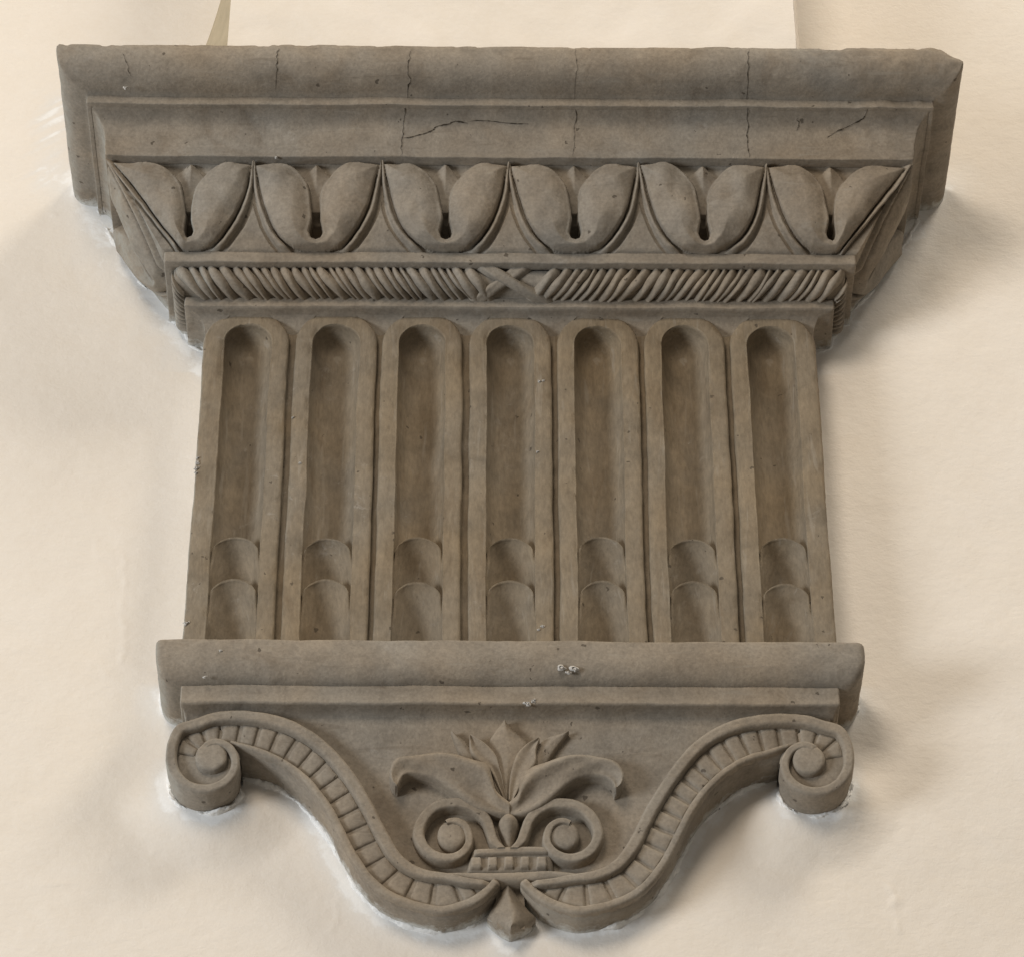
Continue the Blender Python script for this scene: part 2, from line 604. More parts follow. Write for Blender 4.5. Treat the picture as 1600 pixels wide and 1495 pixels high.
def round_profile(P, r=2.0, n=4):
    P = np.asarray(P, float)
    out = [P[0]]
    for i in range(1, len(P)-1):
        a, b, c = P[i-1], P[i], P[i+1]
        la, lc = np.linalg.norm((a-b)[1:]), np.linalg.norm((c-b)[1:])
        ra = min(r, 0.45*la)/max(la, 1e-6)
        rc = min(r, 0.45*lc)/max(lc, 1e-6)
        p, q = b+(a-b)*ra, b+(c-b)*rc
        for t in np.linspace(0, 1, n):
            out.append((1-t)**2*p+2*t*(1-t)*b+t*t*q)
    out.append(P[-1])
    return np.array(out)


def densify(P, step):
    P = np.asarray(P, float)
    out = [P[0]]
    for a, b in zip(P[:-1], P[1:]):
        n = max(1, int(np.linalg.norm((b-a)[1:])/step))
        for k in range(1, n+1):
            out.append(a+(b-a)*k/n)
    return np.array(out)


def sweep(name, prof, n_front=240, n_side=34, rc=3.0, edit=None, mat=None):
    """moulding with mitred returns: prof rows (w, d, z)"""
    prof = np.asarray(prof, float)
    rows = []
    s = np.linspace(0, 1, n_front)
    u = np.linspace(0, 1, n_side)
    for w, d, z in prof:
        r = min(rc, 0.4*max(d, 0.1))
        left = np.stack([np.full(n_side, -w), 6+(-d+r-6)*u], 1)
        arc = [(-w+r*(1-math.cos(a)), -d+r*(1-math.sin(a))) for a in (0.35, 0.785, 1.22)]
        front = np.stack([-w+r+(2*w-2*r)*s, np.full(n_front, -d)], 1)
        arc2 = [(-x, y) for x, y in arc[::-1]]
        right = np.stack([np.full(n_side, w), (6+(-d+r-6)*u)[::-1]], 1)
        p = np.vstack([left, arc, front, arc2, right])
        rows.append(np.column_stack([p, np.full(len(p), z)]))
    V = np.stack(rows, 0)
    nr, nc = V.shape[:2]
    V = V.reshape(-1, 3)
    if edit is not None:
        V = edit(V)
    return part(name, V, grid_faces(nr, nc), mat)


def arcpts(a, b, bulge, n=12):
    """curve from level a to level b in (w,d,z): bulge>0 convex (quarter round), <0 concave"""
    a, b = np.array(a, float), np.array(b, float)
    t = np.linspace(0, 1, n)
    if bulge > 0:      # leave a vertically, arrive at b horizontally
        c = np.array([a[0], a[1], b[2]])
    else:              # leave a horizontally, arrive vertically
        c = np.array([b[0], b[1], a[2]])
    k = abs(bulge)
    c = (1-k)*(a+b)/2 + k*c
    return np.stack([(1-x)**2*a+2*x*(1-x)*c+x*x*b for x in t])


# crown moulding
def crown_edit(V):
    V = V.copy()
    top = np.clip((V[:, 2]-606)/26.0, 0, 1)
    p = np.stack([V[:, 0]/21.0, V[:, 1]/21.0, np.zeros(len(V))], 1)
    n = fbm(p, 5, 3)
    V[:, 2] -= top**3*np.clip(n-0.25, 0, 2)*4.5
    V[:, 2] -= top*1.5*fbm(p*0.25, 6, 2)
    # knocked right corner
    c = np.exp(-((V[:, 0]-732)/30.0)**2-((V[:, 1]+322)/55.0)**2)*top
    V[:, 0] -= 14*c
    V[:, 1] += 13*c
    V[:, 2] -= 9*c
    # rough broken surface of the right end
    rr = smooth(420, 640, V[:, 0])
    q = fbm(V/26.0, 55, 3)
    V[:, 1] += rr*2.2*q*(V[:, 2] > 500)
    V[:, 2] += rr*1.4*fbm(V/20.0, 57, 3)*top
    return V


prof = np.vstack([[(120, 2, 634)], [(500, 100, 633)], arcpts((TOP[0]-2, TOP[1]-2, 633), (TOP[0], TOP[1], 628), 0.8, 4),
                  arcpts((TOP[0], TOP[1], 624), (CRB[0]+5, CRB[1]+6, 575.5), 0.95, 22),
                  [(CRB[0]+2, CRB[1]+3, 574.5)], [(CRB[0]-1, CRB[1]-1, 573)]])
CROWN_P = prof.copy()
sweep('crown_moulding', prof, 420, 60, edit=crown_edit)
# crown fillet and cavetto fascia
prof = round_profile([(CRB[0]-14, CRB[1]-16, 575), (CRB[0]-1, CRB[1]-1, 573.5), (CRB[0], CRB[1], 573), (CRB[0], CRB[1]+0.5, 556), (CRB[0]-7, CRB[1]-8, 556)], 2.0)
sweep('crown_fillet', densify(prof, 6), 300, 40, edit=crown_edit)
prof = np.vstack([[(CRB[0]-6, CRB[1]-6, 557.5)], arcpts((CRB[0]-8, CRB[1]-9, 556.5), (FAS[0]+2, FAS[1]+2, 500), -0.85, 16),
                  round_profile([(FAS[0]+1, FAS[1]+1, 497), (FAS[0], FAS[1], 486), (LT[0]-8, LT[1]-8, 486.5)], 2.0)])
FASCIA_P = prof.copy()
sweep('fascia', prof, 340, 46, edit=crown_edit)


# ---- leaf course
def course(t):
    """bed profile of the leaf course, t = 0 top ... 1 bottom -> (w, d, z), normal (nd, nz)"""
    t = np.asarray(t, float)
    bow = 9.0*np.sin(np.pi*np.clip(t, 0, 1))
    w = LT[0]+(LB[0]-LT[0])*t
    d = LT[1]-4+(LB[1]-LT[1]+2)*t
    z = LT[2]+(LB[2]-LT[2])*t
    nd, nz = 0.92, -0.39
    return w, d+bow*nd, z+bow*nz, nd, nz


tt = np.linspace(-0.02, 1.03, 26)
w_, d_, z_, nd_, nz_ = course(tt)
sweep('leaf_course_bed', np.stack([w_-36, d_-38, z_], 1), 160, 24)

LOBE = np.array([(0, 141), (24, 137), (44, 127), (60, 112), (73, 95), (84, 77), (91, 59), (96, 42), (99.5, 24), (100.5, 8), (97, 5), (82, 6.5), (65, 11),
                 (50, 21), (37, 34), (26, 47), (17, 60), (11, 74), (6.5, 88), (5.5, 97), (8, 107), (9.5, 114), (6.5, 121), (0, 123.5)], float)/np.array([101.0, 141.0])
OUT_ = [(0, 141), (20, 138.5), (34, 134), (46, 127), (57, 117), (67, 104), (75, 90), (82, 72), (88, 52), (93, 30), (98, 12), (99, 6)]
LOBE = np.array(OUT_ + [(86, 2), (72, 2.5), (60, 5), (48, 11), (38, 18), (28, 27), (19, 36), (12, 46), (7.5, 58), (5.2, 70), (4.5, 82), (5, 96), (8, 107), (9.5, 114), (6.5, 121), (0, 123.5)], float)/np.array([101.0, 141.0])
LOBE_L = np.array(OUT_ + [(88, 2), (74, 2), (62, 5), (50, 10.5), (38, 18.5), (27, 28), (18.5, 37), (14, 46), (11.5, 58), (8.8, 70), (6, 82), (5, 94), (8, 107), (9.5, 114), (6.5, 121), (0, 123.5)], float)/np.array([101.0, 141.0])
NOUT = len(OUT_)
for L_ in (LOBE, LOBE_L):
    m_ = np.arange(len(L_)) >= NOUT
    m_ &= L_[:, 1] < 82/141.0
    L_[m_, 0] *= np.interp(L_[m_, 1]*141, [0, 20, 60, 82], [0.78, 0.74, 0.82, 1.0])
RIB = np.array([(100.6, 1), (98.8, 22), (96.2, 42), (92.2, 62), (86.8, 80), (79.5, 97), (71, 111), (60, 124), (47, 136), (36, 145)], float)/np.array([101.0, 141.0])
RIB2 = RIB.copy()


def inpoly(P, poly):
    x, y = P[:, 0], P[:, 1]
    c = np.zeros(len(P), bool)
    j = len(poly)-1
    for i in range(len(poly)):
        xi, yi = poly[i]
        xj, yj = poly[j]
        k = ((yi > y) != (yj > y)) & (x < (xj-xi)*(y-yi)/(yj-yi+1e-12)+xi)
        c ^= k
        j = i
    return c


def leaf_height(A, T, seed):
    """relief over one leaf tile. A in -1..1 across, T in 0..1 down; returns height in u and a region id"""
    sc = np.array([101.0, 150.0])
    P = np.stack([np.abs(A).ravel(), T.ravel()], 1)
    Pj = P + np.stack([0.012*vnoise(np.stack([A.ravel()*3, T.ravel()*3, np.full(A.size, seed)], 1), 1),
                       0.012*vnoise(np.stack([A.ravel()*3, T.ravel()*3, np.full(A.size, seed)], 1), 2)], 1)
    Pj[:, 0] = np.abs(Pj[:, 0])
    q = Pj*sc
    lobe = LOBE*sc
    lobe_l = LOBE_L*sc
    neg = A.ravel() < 0
    inside = np.where(neg, inpoly(q, lobe_l), inpoly(q, lobe))
    dl_noaxis = np.where(neg, seg_dist(q, lobe_l), seg_dist(q, lobe))
    h = np.zeros(len(q))
    edge = np.clip(dl_noaxis/4.0, 0, 1)
    lob = 8.5*np.sqrt(1-(1-edge)**2) + 14.0*np.sin(0.5*np.pi*np.clip(dl_noaxis/34.0, 0, 1)) + 5.0*smooth(0.25, 0.85, T.ravel()) - 2.0*np.exp(-((q[:, 0]-45)/16)**2-((q[:, 1]-60)/30)**2)
    lob += 2.0*vnoise(np.stack([A.ravel()*5, T.ravel()*5, np.full(A.size, seed+9.0)], 1), 3)
    # raised inner lip of the lobes
    inner = np.where(neg, seg_dist(q, lobe_l[NOUT:]), seg_dist(q, lobe[NOUT:]))
    lob += 3.0*np.exp(-(inner/4.5)**2)*np.clip(dl_noaxis/2.0, 0, 1)
    h = np.where(inside, 3+lob, h)
    # central spike seen in the gap between the lobes
    ridge = np.abs(A.ravel())*101
    t150 = q[:, 1]
    spw = np.interp(t150, [0, 6, 24, 45, 70, 95, 150], [0, 5, 20, 34, 34, 16, 4])
    spike = np.clip(1-ridge/np.maximum(spw, 0.5), 0, 1)*np.interp(t150, [2, 8, 40, 80, 110], [0, 10, 9, 2, -8]) - 2
    hole = np.interp(t150, [0, 60, 100, 112, 125], [-6, -12, -18, -34, -30])
    gap = np.where(spike > -1.9, np.maximum(spike, hole), hole)
    # double stem between the leaves, with the small triangle below
    rib = RIB*sc
    dr = seg_dist(q, rib)
    wr = np.interp(t150, [0, 30, 90, 150], [2.2, 3.6, 4.8, 5.6])
    ribh = 13.0*np.sqrt(np.clip(1-(dr/wr)**2, 0, 1))
    outer = (q[:, 0] > np.interp(q[:, 1], lobe[:NOUT][::-1, 1], lobe[:NOUT][::-1, 0]))
    tri = np.where(q[:, 0] > np.interp(q[:, 1], rib[:, 1], rib[:, 0]), 18.0*smooth(1.5, 6.5, dr-wr) - 14.0, -15.0)
    h = np.where(inside, h, np.where(outer, np.maximum(ribh, tri), gap))
    h = h*(1-0.55*smooth(0.93, 1.0, T.ravel())) - 2.0*smooth(0.96, 1.0, T.ravel())
    reg = np.where(inside, 0, np.where(outer, 2, 1))
    return h.reshape(A.shape), reg.reshape(A.shape)


def leaf_tile(place, seed, na=150, nt=120):
    a = np.linspace(-1, 1, na)
    t = np.linspace(0.0, 1.0, nt)
    A, T = np.meshgrid(a, t)
    H, R = leaf_height(A, T, seed)
    V = place(A, T, H).reshape(-1, 3)
    Rf = R[:-1, :-1]
    F = grid_faces(nt, na)
    for rid, nm in ((0, 'leaf'), (1, 'leaf_spike'), (2, 'leaf_stem')):
        f = F[(Rf == rid).reshape(-1)]
        if len(f):
            v2, f2 = compact(V, f)
            part(nm, v2, f2)


LEAF_X = [-512, -309, -103, 103, 309, 512]
BOUND = [None, -410, -206, 0, 206, 410, None]
for i, xc in enumerate(LEAF_X):
    def place(A, T, H, xc=xc, i=i):
        w, d, z, nd, nz = course(T)
        lo = BOUND[i] if BOUND[i] is not None else -w
        hi = BOUND[i+1] if BOUND[i+1] is not None else w
        x = np.where(A < 0, xc+(xc-lo)*A, xc+(hi-xc)*A)
        if i == 0:
            x = x-H*0.85*np.clip(-A, 0, 1)**6
        if i == 5:
            x = x+H*0.85*np.clip(A, 0, 1)**6
        return np.stack([x, -(d+H*nd), z+H*nz], -1)
    leaf_tile(place, 3.0+7*i)
for sgn in (-1, 1):
    def place(A, T, H, sgn=sgn):
        w, d, z, nd, nz = course(T)
        y = -(d*(1-A)/2) - H*nd*np.clip(-A, 0, 1)**6
        return np.stack([sgn*(w+H*0.85), y, z+H*nz], -1)
    leaf_tile(place, 77.0+sgn, 110, 100)

# ---- fillet over the rope
prof = round_profile([(FIL[0]-22, FIL[1]-22, 343), (FIL[0], FIL[1], 341.5), (FIL[0], FIL[1], 320), (538, 136, 319.5), (533, 131, 321)], 2.6)
sweep('bead_fillet', densify(prof, 5), 300, 30)

# ---- rope
R_D0, R_D1, R_Z0, R_Z1 = 132.0, 97.0, 322.0, 287.0


def rope_surf(t, h=0.0):
    """t = 0 top ... 1 bottom of the rope bed -> (overhang relative to depth 97, d, z)"""
    c0, c1 = np.array([R_D0, R_Z0]), np.array([R_D1, R_Z1])
    cm = np.array([R_D0+2, R_Z1+2])
    t = np.asarray(t, float)[..., None]
    p = (1-t)**2*c0+2*t*(1-t)*cm+t*t*c1
    tg = 2*(1-t)*(cm-c0)+2*t*(c1-cm)
    n = np.stack([-tg[..., 1], tg[..., 0]], -1)
    n /= np.linalg.norm(n, axis=-1)[..., None]
    p = p+n*np.asarray(h)[..., None]
    return p[..., 0], p[..., 1]


def rope_w(d):
    return 519 + (d-100)*0.55


tt = np.linspace(0, 1, 14)
rd, rz = rope_surf(tt, np.full(14, -4.0))
rd, rz = np.r_[R_D0-16, rd, R_D1-16], np.r_[R_Z0+9, rz, R_Z1-9]
sweep('rope_bed', np.stack([rope_w(rd), rd, rz], 1), 160, 24)


def strand(x0, lean, wid, face, hgt, seed):
    ns, nc = 13, 9
    s = np.linspace(0, 1, ns)
    c = np.linspace(-1, 1, nc)
    Sg, Cg = np.meshgrid(s, c, indexing='ij')
    ww = wid*(0.62+0.38*np.sin(np.pi*np.clip(Sg*0.92+0.04, 0, 1)))*(1+0.15*np.sin(Sg*7+seed))
    along = x0 + lean*(Sg**1.25) + Cg*ww + 0.8*np.sin(Sg*5+seed*2)
    h = -5.0 + (hgt+5.0)*np.clip(1-np.abs(Cg)**1.7, 0, 1)**0.75*(0.75+0.25*np.sin(np.pi*Sg))
    d, z = rope_surf(Sg, h)
    if face == 'front':
        V = np.stack([along, -d, z], -1)
    else:
        sg = -1 if face == 'left' else 1
        V = np.stack([sg*(rope_w(d)), -along*(d/R_D0), z], -1)
    part('rope_strand', V.reshape(-1, 3), grid_faces(ns, nc))


rnd = random.Random(5)
for sgn in (-1, 1):
    x = 26.0 if sgn < 0 else 32.0
    k = 0
    while x < 497:
        wd = rnd.choice([5.2, 6.4, 7.6, 9.0, 10.4])
        lean = 36+rnd.uniform(-5, 5)
        xx = x+wd
        # the strands run down towards the middle of the rope
        strand(sgn*(xx+28), -sgn*lean, wd*1.30, 'front', 3.6+rnd.uniform(0, 2.6)+0.3*wd, rnd.random()*9)
        x += 2*wd-0.4
        k += 1
    y = 4.0
    while y < 118:
        wd = rnd.choice([5.4, 6.6, 7.8])
        strand(y+wd, 22, wd*1.15, 'left' if sgn < 0 else 'right', 5.0+rnd.uniform(0, 2), rnd.random()*9)
        y += 2*wd-0.5


def ribbon(name, p0, p1, half, hgt):
    ns, nc = 16, 11
    s = np.linspace(0, 1, ns)
    c = np.linspace(-1, 1, nc)
    Sg, Cg = np.meshgrid(s, c, indexing='ij')
    x = p0+(p1-p0)*(Sg*0.85+0.15*Sg**2) + Cg*half
    h = -3+(hgt+3)*np.clip((1-np.abs(Cg)**6), 0, 1) + 0.6*np.sin(Cg*5)
    d, z = rope_surf(np.clip(Sg, 0, 1), h)
    V = np.stack([x, -d, z], -1)
    part(name, V.reshape(-1, 3), grid_faces(ns, nc))


ribbon('rope_ribbon', 18, -50, 17, 5.0)
ribbon('rope_ribbon', -36, 54, 19, 8.0)

# ---- neck: fillet and cavetto
prof = np.vstack([round_profile([(NECK[0]-16, NECK[1]-14, 291), (NECK[0], NECK[1], 289.5), (NECK[0], NECK[1], 271), (NECK[0]-3, NECK[1]-2.5, 270)], 2.2),
                  arcpts((NECK[0]-4, NECK[1]-3, 269.5), (W_SH+4, 72, 261), -0.6, 8), [(W_SH+2, 40, 258)]])
sweep('neck_moulding', densify(prof, 5), 260, 26)

# ---- shaft
GROOVE = 27.0
V = []
prof = np.array([(W_SH-2, D_SH-62, z) for z in np.linspace(275, -420, 60)])
sweep('shaft', prof, 80, 14, mat=STONE_SHAFT)
PITCH_F = 2*W_SH/7
Z_ARCH, Z_BOT = 214.0, -412.0
RI, RO = 37.5, 63.0


def make_flute(k):
    xc = -W_SH + PITCH_F*(k+0.5)
    rg = random.Random(100+k)
    dx = rg.uniform(-1.2, 1.2)
    q = np.r_[np.linspace(0, 30, 9), 32.5, 34.5, 35.8, 36.7, 37.4, 38.3, 41, 46, 51, 56, 60.5, 62.4, 63.6, 64.3, 64.6, 64.7]
    hq = np.where(q < 37.5, -45.0*np.clip(1-(q/37.4)**2, 0, 1)**0.54, 0.0)
    hq[(q > 36) & (q < 38)] -= 0.5
    hq += np.where((q > 38) & (q < 60), -0.8*((q-49)/11.0)**2, 0)
    hq[-6:] = [-1.0, -1.8, -3.2, -6.0, -16.0, -GROOVE-2]
    n1, n2 = 110, 30
    rows = []
    path = []
    for z in np.linspace(Z_BOT, Z_ARCH, n1):
        path.append((z, math.pi))
    for a in np.linspace(math.pi, 0, n2)[1:-1]:
        path.append((None, a))
    for z in np.linspace(Z_ARCH, Z_BOT, n1):
        path.append((z, 0.0))
    first, last = k == 0, k == 6
    for i, (z, a) in enumerate(path):
        # hand-cut edges wander a little
        s = i/4.0
        wob_i = 0.7*float(vnoise(np.array([s*0.35, k*9.1, 0.3]), 8))
        wob_o = 0.5*float(vnoise(np.array([s*0.28, k*5.3, 4.3]), 9))
        zz0 = z if z is not None else Z_ARCH
        u = math.cos(a)
        qq = q + np.where(q > 41, wob_o*np.clip((q-41)/18, 0, 1), wob_i*np.clip(q/36, 0, 1))
        if (first and a > math.pi/2+0.01) or (last and a < math.pi/2-0.01):
            qq = np.where(q > 41, 41+(qq-41)*(1+(PITCH_F/2-63.0)/22*abs(u)), qq)
        h = hq.copy()
        if (first and a > math.pi/2+0.01) or (last and a < math.pi/2-0.01):
            h[-1] = -D_SH-4.0          # outer flank of the shaft runs back to the wall
        for q0, sd in ((38.0, 21), (61.8, 22)):
            ch = max(0.0, float(vnoise(np.array([i*0.33, k*3.7+a, sd*1.1]), sd))-0.42)*7.0
            h -= ch*np.exp(-((q-q0)/2.0)**2)
        rows.append(np.stack([xc+dx+qq*u, -(D_SH+h), np.full(len(q), zz0)+qq*math.sin(a)*1.0], 1))
    V = np.stack(rows, 0)
    fl = part('flute', V.reshape(-1, 3), grid_faces(len(path), len(q)), STONE_SHAFT)
    # two stacked cups at the foot of the flute
    for z0, z1, c0, c1 in ((-174.0, -280.0, 5.0, 54.0), (-257.0, Z_BOT, 4.0, 56.0)):
        z0 += rg.uniform(-3, 3)
        nc, ns = 25, 30
        c = np.linspace(-1, 1, nc)
        t = np.r_[-0.02, np.linspace(0, 0.06, 5), np.linspace(0.09, 1, ns-5)]
        Cg, Tg = np.meshgrid(c, t)
        arch = 30.0*(1-np.sqrt(np.clip(1-(0.93*Cg)**2, 0, 1)))**1.0/(1-math.sqrt(1-0.93**2))
        zt = z0-arch
        zz = zt+(z1-zt)*np.clip(Tg, 0, 1)
        rt = np.clip(Tg, 0, 1)**0.6
        dep = (c0+(c1-c0)*rt)*np.clip(1-Cg**2, 0, 1)**0.55 + 1.2*(1-np.clip(Tg/0.06, 0, 1))**2
        dep = np.where(Tg < 0, 47.0*np.clip(1-Cg**2, 0, 1)**0.6+1, dep)
        dep += 0.5*vnoise(np.stack([Cg*3+k, Tg*3, np.full_like(Cg, z0)], -1), 4)
        V = np.stack([xc+dx+Cg*36.6, -(D_SH-np.maximum(np.minimum(dep, 56.0), 10.0*np.abs(Cg)**10)+0.4), zz], -1)
        part('cup', V.reshape(-1, 3), grid_faces(len(t), nc), STONE_SHAFT, fl)


for k in range(7):
    make_flute(k)
for k in range(1, 7):
    xg = -W_SH + PITCH_F*k
    zq = np.linspace(Z_BOT, 240, 90)
    x = np.linspace(-9, 9, 7)
    X_, Z_ = np.meshgrid(x, zq)
    part('groove_bed', np.stack([xg+X_, -(D_SH-15+0.05*X_**2+0.8*fbm(np.stack([X_/9, Z_/30, X_*0+k], -1), 3, 2)), Z_], -1).reshape(-1, 3), grid_faces(90, 7), STONE_SHAFT)
# concave spandrels between the arched heads of the flutes
for k in range(8):
    xg = -W_SH + PITCH_F*k
    zq = np.linspace(193, 273, 28)
    rows = []
    for z in zq:
        a_ = math.sqrt(max((RO-2.0)**2-max(z-Z_ARCH, 0)**2, 0))
        gap = PITCH_F/2-a_
        lo, hi = (-gap if k > 0 else (-2.0 if z < 245 else -2-14*((z-245)/28)**2)), (gap if k < 7 else (2.0 if z < 245 else 2+14*((z-245)/28)**2))
        tt_ = np.clip((z-200)/72.0, 0, 1)
        dep = (D_SH-GROOVE+1)+(94-(D_SH-GROOVE+1))*(1-math.sqrt(max(1-tt_**2, 0)))**0.8
        x = np.linspace(xg+lo, xg+hi, 9)
        rows.append(np.stack([x, np.full(9, -dep), np.full(9, z)], 1))
    part('spandrel', np.stack(rows, 0).reshape(-1, 3), grid_faces(len(zq), 9))

# ---- ledge under the shaft
prof = np.vstack([[(W_SH-30, 40, -405)], round_profile([(500, 100, -407), (516, 128, -408), (518, 130, -412), (518, 130, -418)], 4.0),
                  arcpts((518, 130, -424), (486, 100, -474), 0.95, 20), [(478, 100, -475)]])
sweep('ledge_moulding', densify(prof, 6), 260, 28, rc=9.0)
prof = np.vstack([round_profile([(474, 98, -473), (479, 106, -473.5), (479, 106, -504), (476, 103, -506)], 2.0),
                  arcpts((475, 102, -506), (472, 79, -513), -0.7, 10), [(470, 66, -516)]])
sweep('ledge_fillet', densify(prof, 5), 240, 26, rc=3.0)


# ---- lofted relief pieces of the foot
def loft(name, A, B, ns, nc, hfun, dfun, base, parent=corbel, closed_ends=True, mat=None):
    """surface between the edge curves A and B (x, z); hfun(s, c) = height over dfun; skirt down to base (u over dfun, or ('abs', depth))"""
    A, B = resample(A, ns), resample(B, ns)
    c = np.linspace(0, 1, nc)
    # bunch the columns near the edges
    c = 0.5-0.5*np.cos(np.pi*c)
    s = np.linspace(0, 1, ns)
    s = np.concatenate([s[:1], s[1:-1], s[-1:]])
    P = A[:, None, :]*(1-c)[None, :, None]+B[:, None, :]*c[None, :, None]
    Sg, Cg = np.meshgrid(s, c, indexing='ij')
    H = hfun(Sg, Cg)
    D = dfun(P[..., 0], P[..., 1])
    dep = D+H
    P = np.pad(P, ((1, 1), (1, 1), (0, 0)), 'edge')
    dep = np.pad(dep, 1, 'edge')
    Dp = np.pad(D, 1, 'edge')
    lowd = np.full_like(dep, base[1]) if isinstance(base, tuple) else Dp+base
    m = np.zeros(dep.shape, bool)
    m[:, 0] = m[:, -1] = True
    if closed_ends:
        m[0, :] = m[-1, :] = True
    else:
        P, dep, lowd, m = P[1:-1], dep[1:-1], lowd[1:-1], m[1:-1]
    dep = np.where(m, lowd, dep)
    V = np.stack([P[..., 0], -dep, P[..., 1]], -1)
    return part(name, V.reshape(-1, 3), grid_faces(*dep.shape), mat, parent)


def pillow(h, e=0.18, es=0.0, dome=0.0):
    def f(s, c):
        k = np.clip(np.minimum(c, 1-c)/e, 0, 1)
        r = np.sqrt(np.clip(1-(1-k)**2, 0, 1))
        if es:
            k2 = np.clip(np.minimum(s, 1-s)/es, 0, 1)
            r = r*np.sqrt(np.clip(1-(1-k2)**2, 0, 1))
        return h*(0.35+0.65*r) + dome*np.sin(np.pi*c)
    return f


# the panel behind the scrolls
su = spline(SU, 140)
sl = spline(SL, 140)
mid = (su+sl)/2
zz = np.linspace(-498, -838, 70)
o_ = np.argsort(-mid[:, 1])
mono = np.maximum.accumulate(mid[::-1][:, 0])        # volute -> middle
xs_half = np.interp(-zz, -mid[::-1][:, 1], -mid[::-1][:, 0], left=468)
xs_half = np.where(zz > mid[-1, 1]-25, 466, xs_half)
xs_half = np.minimum(xs_half, 466)
A = np.stack([-xs_half, zz], 1)
B = mirror(A)
rows = []
for h_, z in zip(xs_half, zz):
    x = np.linspace(-max(h_, 20), max(h_, 20), 90)
    rows.append(np.stack([x, -d_panel(x, np.full(90, z)), np.full(90, z)], 1))
part('panel', np.stack(rows, 0).reshape(-1, 3), grid_faces(70, 90))


